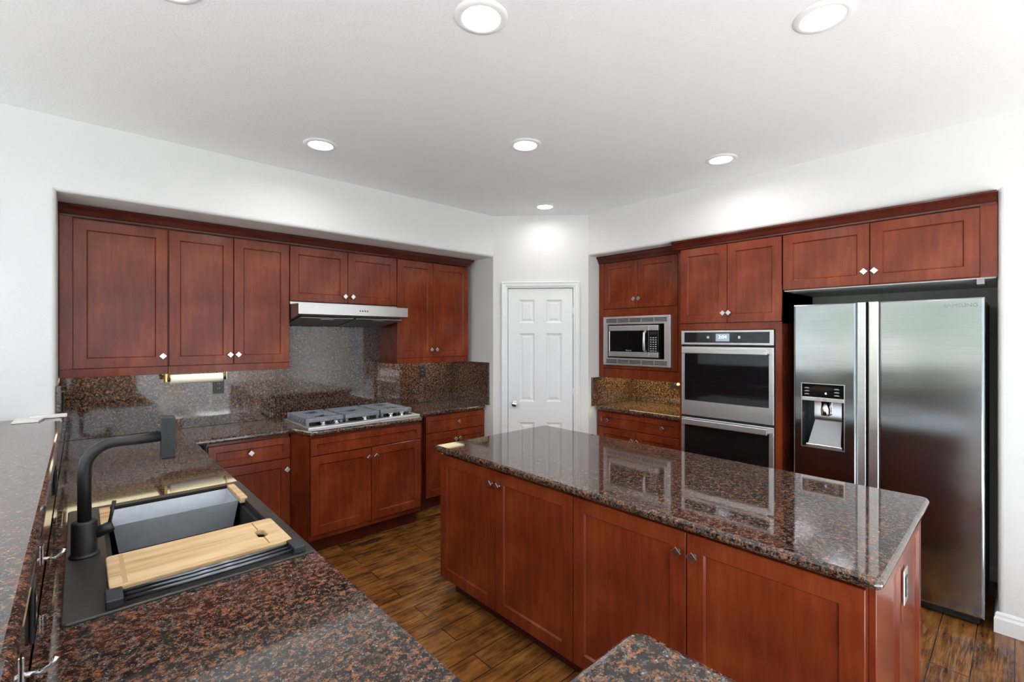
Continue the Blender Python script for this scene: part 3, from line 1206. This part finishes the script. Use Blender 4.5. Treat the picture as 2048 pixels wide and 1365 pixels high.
f = thing('kitchen_faucet', 'matte black pull-down faucet with a right-angle spout beside the sink', 'faucet', (.010, 1.905, CT + .0065))
m = MB()
m.lathe([(0, 0), (.036, 0), (.036, .004), (.031, .007), (.0305, .010), (.0305, .098), (.029, .102), (.018, .104), (0, .104)], 28)
m.build('faucet_base', 'matte_black', f)
m = MB()
zt = .330
rb = .075
pts = [(0, 0, .10), (0, 0, zt - rb)]
for k in range(1, 9):
    a = PI / 2 * k / 8
    pts.append((rb - rb * math.cos(a), 0, zt - rb + rb * math.sin(a)))
pts.append((.178, 0, zt))
m.tube(pts, .0165, 20)
m.build('spout', 'matte_black', f)
m = MB()
m.tube([(.160, 0, zt), (.186, 0, zt)], .0145, 16)
m.plate([(-.019, -.017), (.019, -.017), (.019, .017), (-.019, .017)], (), .255, .395, bev=.006, seg=3, M=Matrix.Translation((.203, 0, 0)))
sh = m.build('spray_head', 'matte_black', f)
m = MB()
for i in range(14):
    for j in range(3):
        m.box(.203 - .009 + j * .007, .203 - .005 + j * .007, -.0185, -.0165, .268 + i * .0085, .273 + i * .0085)
m.box(.2225, .2275, -.006, .006, .285, .305, .001, 1)
m.build('grip_texture', 'rubber_black', sh)
m = MB()
m.tube([(.022, 0, .058), (.060, 0, .070), (.066, 0, .072)], [.017, .017, .013], 18)
m.tube([(.056, 0, .078), (.060, -.004, .10), (.068, -.006, .148)], [.005, .0045, .0055], 10)
m.build('lever_handle', 'matte_black', f)

b = thing('cutting_board', 'light wood cutting board with a finger hole over the near end of the sink', 'cutting board', (.054, 1.560, CT + .0065))
m = MB()
bw, bd = .440, .235
hole = rr(bw - .075, bw - .050, .075, .155, .011, 3)
hole = [(bw - .075, .085), (bw - .063, .075), (bw - .048, .085), (bw - .048, .135), (bw - .063, .148), (bw - .075, .135)]
m.plate(rr(0, bw, 0, bd, .012, 4), [hole], 0, .018, bev=.003, seg=2)
m.build('board', 'board_wood', b)
m = MB()
m.box(.028, .038, .012, bd - .012, .0178, .0186)
m.build('juice_groove', 'groove_light', b)
MB().box(bw - .064, bw - .061, .015, .074, .0178, .0184).build('juice_groove', 'board_groove', b)
MB().box(bw - .064, bw - .061, .149, bd - .015, .0178, .0184).build('juice_groove', 'board_groove', b)

d = thing('drying_rack', 'black roll-up drying rack with steel bars at the near sink edge', 'drying rack', (.045, 1.478, CT + .0065))
for yy_, zz in ((.012, .010), (.036, .010), (.060, .010)):
    m = MB()
    m.tube([(.02, yy_, zz), (.445, yy_, zz)], .0056, 12)
    m.build('bar', 'rack_steel', d)
for x0 in (0, .428):
    MB().box(x0, x0 + .034, 0, .074, 0, .021, .003, 2).build('end_cap', 'rubber_black', d)

k = thing('sink_basin', 'stainless steel basin with wooden handles hung across the far end of the sink', 'basin', (.085, 2.150, CT - .105))
m = MB()
L_, D_ = .388, .205
def shell(m, x0, x1, y0, y1, zt_, zb_, tp, th):
    V = []
    for (i_, z) in ((0, zt_), (tp, zb_)):
        V += [(x0 + i_, y0 + i_, z), (x1 - i_, y0 + i_, z), (x1 - i_, y1 - i_, z), (x0 + i_, y1 - i_, z)]
    for (i_, z) in ((th, zt_), (tp + th, zb_ + th)):
        V += [(x0 + i_, y0 + i_, z), (x1 - i_, y0 + i_, z), (x1 - i_, y1 - i_, z), (x0 + i_, y1 - i_, z)]
    F = []
    for q in range(4):
        r = (q + 1) % 4
        F += [(q, r, r + 4, q + 4), (q + 8, r + 8, r + 12, q + 12), (q, r, r + 8, q + 8)]
    F += [(4, 5, 6, 7), (12, 13, 14, 15)]
    m.raw(V, F)
shell(m, 0, L_, 0, D_, .104, .0, .016, .003)
m.build('basin_body', 'basin_steel', k)
for x0, x1 in ((-.033, -.001), (L_ + .001, L_ + .028)):
    MB().box(x0, x1, -.02, D_ + .005, .0955, .119, .003, 2).build('handle', 'board_wood', k)

# ------------------------------------------------------------------ small things
def hook(label, loc):
    o = thing('wall_hook', label, 'hook', loc, PI / 2)
    MB().box(-.012, .012, -.004, 0, -.022, .030, .003, 2).build('hook_plate', 'chrome', o)
    m = MB()
    m.tube([(0, -.003, -.008), (0, -.022, -.012), (0, -.036, -.006), (0, -.044, .008)], [.005, .0048, .0046, .0055], 10)
    m.build('prong', 'chrome', o)
hook('chrome wall hook on the bar splash beside the faucet base', (-.0735, 1.745, .985))
hook('chrome wall hook on the bar splash nearest the camera', (-.0735, 1.165, .985))

pt = thing('paper_towel_roll', 'white paper towel roll hung under the left upper cabinets', 'paper towel', (.455, 3.95, 1.270))
m = MB()
M_ = Matrix.Rotation(PI / 2, 4, 'Y')
m.lathe([(.012, 0), (.031, 0), (.032, .003), (.032, .307), (.031, .31), (.012, .31)], 28, M=M_)
m.build('paper_roll', 'paper', pt)
m = MB()
m.lathe([(0, -.016), (.013, -.016), (.013, -.002), (.010, -.001), (.010, .32), (.016, .322), (.016, .33), (0, .33)], 18, M=M_)
m.build('holder_rod', 'black_plastic', pt)
m = MB()
m.box(-.030, -.0165, -.014, .014, -.015, .0505, .002, 1)
m.box(.3305, .338, -.014, .014, -.015, .0505, .002, 1)
m.build('holder_bracket', 'brass', pt)

br_ = thing('plastic_bracket', 'white plastic strip and flat tag lying on the bar against the white wall', 'bracket', (-.235, 3.30, BAR + .0005))
MB().box(.045, .185, .115, .160, 0, .016, .003, 2).build('strip', 'bracket_white', br_)
m = MB()
m.plate([(-.01, .0), (.085, -.01), (.10, .10), (.0, .15)], (), 0, .010, bev=.002, seg=2)
m.build('flat_tag', 'bracket_white', br_)

wl = MB()
wl.tube([(4.262, .692, 1.878), (4.258, .690, 1.84), (4.256, .684, 1.78), (4.262, .68, 1.70), (4.268, .68, 1.5)], .0045, 8)
tag(wl.build('water_line', 'vinyl_white'), 'thin pale tube hanging between the refrigerator and the cabinet above it', 'tube')

# ------------------------------------------------------------------ microwave     local: x right, -y toward room
mw = thing('microwave', 'built-in microwave with a louvred stainless trim kit', 'microwave', (3.7345, 2.728, 1.300), RZ)
W_, H_ = .699, .455
m = MB()
m.plate([(0, 0), (W_, 0), (W_, H_), (0, H_)], [[(.052, .070), (W_ - .058, .070), (W_ - .058, .382), (.052, .382)]], 0, .022, bev=.003, seg=2, sides='top',
        pred=lambda x, z: x < .01 or z < .01 or x > W_ - .01 or z > H_ - .01, M=Matrix.Translation((0, 0, 0)) @ FRONT)
tf = m.build('trim_frame', 'stainless', mw)
for z0 in (.012, .395):
    m = MB()
    for i in range(4):
        z = z0 + .002 + i * .0125
        m.box(.02, W_ - .02, -.0285, -.0235, z, z + .0055, .001, 1)
    m.build('louvre', 'stainless', tf)
    for i in range(5):
        MB().box(.035 + i * .128, .155 + i * .128, -.0232, -.0222, z0 + .004, z0 + .042).build('vent_slot_shade', 'burner_black', tf)  # dark strips put the shade between the louvre bars into colour
m = MB()
m.box(.066, .592, -.010, .35, .078, .372)
m.build('oven_body', 'black_plastic', mw)
m = MB()
m.box(.070, .500, -.036, -.0105, .082, .128, .003, 2)
m.box(.070, .500, -.036, -.0105, .322, .370, .003, 2)
m.box(.070, .084, -.036, -.0105, .129, .321, .002, 1)
dr = m.build('oven_door', 'stainless', mw)
MB().box(.085, .500, -.035, -.0105, .129, .321, .002, 1).build('door_window', 'black_glass', dr)
m = MB()
m.tube([(.470, -.036, .315), (.470, -.062, .300), (.470, -.068, .226), (.470, -.062, .150), (.470, -.036, .135)], [.012, .012, .012, .012, .012], 12)
m.build('door_handle', 'stainless', dr)
text_obj('maker_lettering', 'Panasonic', .016, 'print_grey', dr, Matrix.Translation((.292, -.0355, .142)) @ FRONT)
m = MB()
m.box(.5015, .592, -.034, -.0105, .129, .321, .002, 1)
cp = m.build('control_panel', 'black_glass', mw)
m = MB()
m.box(.5015, .592, -.036, -.0105, .322, .370, .003, 2)
m.box(.5015, .592, -.036, -.0105, .082, .128, .003, 2)
m.build('panel_trim', 'stainless', mw)
MB().box(.512, .580, -.0352, -.0342, .285, .312).build('display', 'display_glass', cp)
m = MB()
for i in range(7):
    for j in range(3):
        m.box(.513 + j * .024, .527 + j * .024, -.0352, -.0342, .138 + i * .0195, .145 + i * .0195)
m.build('keypad', 'print_grey', cp)

# ------------------------------------------------------------------ double wall oven
ov = thing('double_wall_oven', 'stainless double wall oven with a lit clock above', 'oven', (3.5715, 1.846, .390), RZ)
WO = .682
zz = lambda z: z - .390
m = MB()
m.box(.006, WO - .006, .024, .60, zz(.392), zz(1.612))
m.build('oven_body', 'black_plastic', ov)
m = MB()
m.plate([(0, zz(1.504)), (WO, zz(1.504)), (WO, zz(1.614)), (0, zz(1.614))], [[(.026, zz(1.520)), (WO - .026, zz(1.520)), (WO - .026, zz(1.600)), (.026, zz(1.600))]],
        0, .045, bev=.003, seg=2, sides='top', pred=lambda x, z: x < .01 or x > WO - .01 or z < zz(1.51) or z > zz(1.61), M=Matrix.Translation((0, .0235, 0)) @ FRONT)
pf = m.build('panel_frame', 'stainless', ov)
MB().box(.027, WO - .027, -.017, .0235, zz(1.521), zz(1.599)).build('control_glass', 'black_glass', pf)
cg = MB().box(.248, .408, -.0178, -.0172, zz(1.522), zz(1.598)).build('display_bezel', 'display_glass', pf)
MB().box(.276, .378, -.0186, -.0179, zz(1.531), zz(1.589)).build('display', 'display_lit', cg)
text_obj('clock_digits', '2:04', .036, 'glyph_white', cg, Matrix.Translation((.327, -.0190, zz(1.563))) @ FRONT)
m = MB()
m.lathe([(0, 0), (.011, 0), (.011, .0006), (0, .0006)], 14, M=Matrix.Translation((.215, -.0172, zz(1.560))) @ FRONT)
m.box(.440, .456, -.0178, -.0172, zz(1.552), zz(1.572))
m.build('touch_icons', 'print_grey', pf)
for zb_, ztop in ((.945, 1.488), (.395, .928)):
    m = MB()
    hgt = ztop - zb_
    z_w0, z_w1 = zz(zb_) + .118, zz(ztop) - .048
    m.plate([(0, zz(zb_)), (WO, zz(zb_)), (WO, zz(ztop)), (0, zz(ztop))], [[(.026, z_w0), (WO - .032, z_w0), (WO - .032, z_w1), (.026, z_w1)]],
            0, .042, bev=.004, seg=2, sides='top', pred=lambda x, z: x < .01 or x > WO - .01 or z < zz(zb_) + .01 or z > zz(ztop) - .01,
            M=Matrix.Translation((0, .0235, 0)) @ FRONT)
    dd = m.build('oven_door', 'stainless', ov)
    MB().box(.0265, WO - .0325, -.014, .0225, z_w0 + .0005, z_w1 - .0005).build('door_window', 'black_glass', dd)
    m = MB()
    m.box(.022, WO - .030, -.062, -.050, zz(ztop) - .052, zz(ztop) - .008, .004, 2)
    m.box(.030, .050, -.050, -.0186, zz(ztop) - .042, zz(ztop) - .018)
    m.box(WO - .060, WO - .040, -.050, -.0186, zz(ztop) - .042, zz(ztop) - .018)
    m.build('door_handle', 'stainless', dd)

# ------------------------------------------------------------------ refrigerator
fr = thing('refrigerator', 'stainless side-by-side refrigerator with a water dispenser in the left door', 'refrigerator', (3.535, 1.037, 0), RZ)
WFr = .909
m = MB()
m.box(.004, WFr - .004, .075, .70, .03, 1.765, .004, 2)
m.build('fridge_body', 'fridge_side', fr)
fz = lambda z: z
# freezer door with dispenser hole
hx0, hx1, hz0, hz1 = .046, .290, .838, 1.262
m = MB()
z0d, z1d = .052, 1.779
lw = .346
def fdoor(m, x0, x1, holes, r=.012):
    m.plate([(x0, z0d), (x1, z0d), (x1, z1d), (x0, z1d)], holes, 0, .068, bev=r, seg=4, sides='top',
            pred=lambda x, z: x < x0 + .005 or x > x1 - .005 or z < z0d + .005 or z > z1d - .005, M=Matrix.Translation((0, .068, 0)) @ FRONT)
fdoor(m, 0, lw, [[(hx0, hz0), (hx1, hz0), (hx1, hz1), (hx0, hz1)]])
ld_ = m.build('freezer_door', 'fridge_steel', fr)
MB().box(lw + .001, .392, .022, .068, z0d, z1d, .004, 2).build('recessed_grip', 'stainless', ld_)
m = MB()
fdoor(m, .459, WFr, [])
rd_ = m.build('fridge_door', 'fridge_steel', fr)
m = MB()
m.box(.407, .4585, .004, .068, z0d, z1d, .005, 2)
gs = m.build('grip_strip', 'aluminium', rd_)
m = MB()
for i in range(16):
    m.box(.414, .420, .0030, .0041, 1.70 - i * .012, 1.703 - i * .012)
for z in (1.255, 1.243, 1.228):
    m.box(.436, .456, .0030, .0041, z, z + .002)
m.build('strip_marks', 'print_grey', gs)
MB().box(.392, .407, .05, .074, z0d, z1d).build('door_gap_shade', 'dark_gap', fr)  # black strip stands in for the shade between the doors
text_obj('maker_lettering', 'SAMSUNG', .030, 'fridge_side', rd_, Matrix.Translation((.815, -.0004, 1.735)) @ FRONT)
m = MB()
m.box(.02, WFr - .02, .03, .40, .012, .046)
m.build('toe_grille', 'black_plastic', fr)
for x in (.05, WFr - .045):
    m = MB()
    m.lathe([(0, -.012), (.022, -.012), (.024, 0), (.022, .012), (0, .012)], 18, M=Matrix.Translation((x, .06, .0245)) @ Matrix.Rotation(PI / 2, 4, 'Y'))
    m.build('front_roller', 'black_plastic', fr)
# dispenser
ds = MB()
t_ = .0
ds.plate([(hx0 + .001, hz0 + .001), (hx1 - .001, hz0 + .001), (hx1 - .001, hz1 - .001), (hx0 + .001, hz1 - .001)],
         [[(hx0 + .006, hz0 + .007), (hx1 - .006, hz0 + .007), (hx1 - .006, hz1 - .006), (hx0 + .006, hz1 - .006)]], 0, .006, M=Matrix.Translation((0, .003, 0)) @ FRONT)
dsp = ds.build('dispenser', 'aluminium', ld_)
m = MB()
m.box(hx0 + .0065, hx1 - .0065, -.001, .02, 1.170, hz1 - .0065, .001, 1)
pn = m.build('dispenser_panel', 'black_glass', dsp)
for x in (.066, .232):
    for i in range(3):
        MB().box(x, x + .028, -.0018, -.0011, 1.186 + i * .020, 1.1885 + i * .020).build('panel_icon', 'print_grey', pn)
        MB().box(x + .006, x + .024, -.0018, -.0011, 1.1905 + i * .020, 1.192 + i * .020).build('panel_icon', 'print_grey', pn)
m = MB()
m.raw([(.182, -.0016, 1.192), (.192, -.0016, 1.192), (.190, -.0016, 1.206), (.181, -.0016, 1.203)], [(0, 1, 2, 3)])
m.build('cup_icon', 'glyph_blue', pn)
m = MB()
m.box(hx0 + .0065, hx1 - .0065, -.004, .02, 1.146, 1.169, .001, 1)
m.build('button_strip', 'aluminium', dsp)
m = MB()
for x in (.138, .172):
    m.plate([(x, 1.151), (x + .018, 1.151), (x + .018, 1.163), (x, 1.163)], [[(x + .0015, 1.1525), (x + .0165, 1.1525), (x + .0165, 1.1615), (x + .0015, 1.1615)]], 0, .0006, M=Matrix.Translation((0, -.0041, 0)) @ FRONT)
m.build('dispense_buttons', 'fridge_side', dsp)
# cavity
a0, a1, c0, c1 = hx0 + .0065, hx1 - .0065, hz0 + .0075, 1.1455
m = MB()
V = [(a0, .004, c0), (a1, .004, c0), (a1, .004, c1), (a0, .004, c1), (a0 + .02, .066, c0 + .02), (a1 - .02, .066, c0 + .02), (a1 - .02, .066, c1), (a0 + .02, .066, c1)]
m.raw(V, [(0, 1, 5, 4), (1, 2, 6, 5), (3, 0, 4, 7), (2, 3, 7, 6), (4, 5, 6, 7)])
m.build('dispenser_recess', 'black_plastic', dsp)
m = MB()
m.raw([(a0 + .030, .006, c0 + .006), (a1 - .018, .006, c0 + .006), (a1 - .024, .060, c0 + .17), (a0 + .060, .060, c0 + .17),
       (a0 + .030, .012, c0 + .002), (a1 - .018, .012, c0 + .002), (a1 - .024, .0655, c0 + .17), (a0 + .060, .0655, c0 + .17)],
      [(0, 1, 2, 3), (4, 5, 6, 7), (0, 1, 5, 4), (1, 2, 6, 5), (2, 3, 7, 6), (3, 0, 4, 7)])
m.build('dispenser_paddle', 'grey_plastic', dsp)
m = MB()
m.box(a0 + .055, a1 - .022, .056, .0655, c0 + .171, c1 - .001, .001, 1)
m.build('back_plate', 'chrome', dsp)
m = MB()
m.box(a0 + .022, a1 - .010, .001, .012, c0 + .001, c0 + .016, .002, 1)
m.build('drip_tray', 'aluminium', dsp)
m = MB()
M_ = Matrix.Translation(((a0 + a1) / 2 + .010, .034, 1.05))
m.lathe([(0, 0), (.022, 0), (.026, .004), (.028, .05), (.025, .053), (.025, .095), (0, .095)], 20, M=M_)
m.build('nozzle', 'chrome', dsp)

# ------------------------------------------------------------------ recessed ceiling lights
LPOS = [(1.084, 1.343, 'recessed light at the top centre of the photo, above the sink side of the island'),
        (2.003, .490, 'recessed light at the top right, above the near end of the island'),
        (1.080, 2.895, 'recessed light left of centre, above the peninsula and cooktop counter corner'),
        (2.000, 2.050, 'recessed light at the centre, above the far end of the island'),
        (3.112, 1.340, 'recessed light on the right, in front of the oven cabinet'),
        (3.070, 2.894, 'recessed light in front of the pantry door'),
        (.212, 1.922, 'recessed light cut off by the top edge, above the sink')]
for i, (x, y, lab) in enumerate(LPOS):
    o = thing('recessed_light', lab, 'ceiling light', (x, y, CEIL), 0, 'recessed ceiling lights')
    m = MB()
    m.lathe([(.068, -.002), (.070, -.0075), (.078, -.0085), (.094, -.006), (.099, -.0005)], 36)
    m.build('trim_ring', 'trim_ring', o)
    m = MB()
    m.lathe([(0, -.0035), (.069, -.0035)], 36)
    m.build('lens', 'lamp_white', o)
    a = area('downlight_lamp', (0, 0, -.010), (0, 0, 0), .136, .136, DOWN if i != 5 else DOWN * .45, (1, .985, .965), 'DISK', spread=math.radians(165))
    a.parent = o

# ------------------------------------------------------------------ under-cabinet lights
def strip(par, x0, x1, y0, y1, z, mat):
    m = MB()
    m.box(x0, x1, y0, y1, z - .011, z, .002, 2)
    m.build('light_fixture', mat, par)
for o in list(COL.objects):
    if o.name.startswith('upper_cabinet') and 'label' in o:
        if 'one wide door' in o['label']:
            strip(o, .03, .49, .03, .33, .0115, 'tube_lamp')
        elif 'left of the range hood' in o['label']:
            strip(o, .022, .728, .03, .33, .0115, 'tube_lamp')
        elif 'right of the range hood' in o['label']:
            strip(o, .022, .775, .03, .33, .0115, 'tube_lamp')
        elif 'houses the built-in' in o['label']:
            strip(o, .03, .90, .05, .50, .0295, 'niche_lamp')

sc.cycles.use_denoising = True
sc.cycles.max_bounces = 10
sc.cycles.diffuse_bounces = 5
sc.cycles.glossy_bounces = 5
sc.cycles.sample_clamp_indirect = 6
sc.cycles.caustics_reflective = False
sc.cycles.caustics_refractive = False
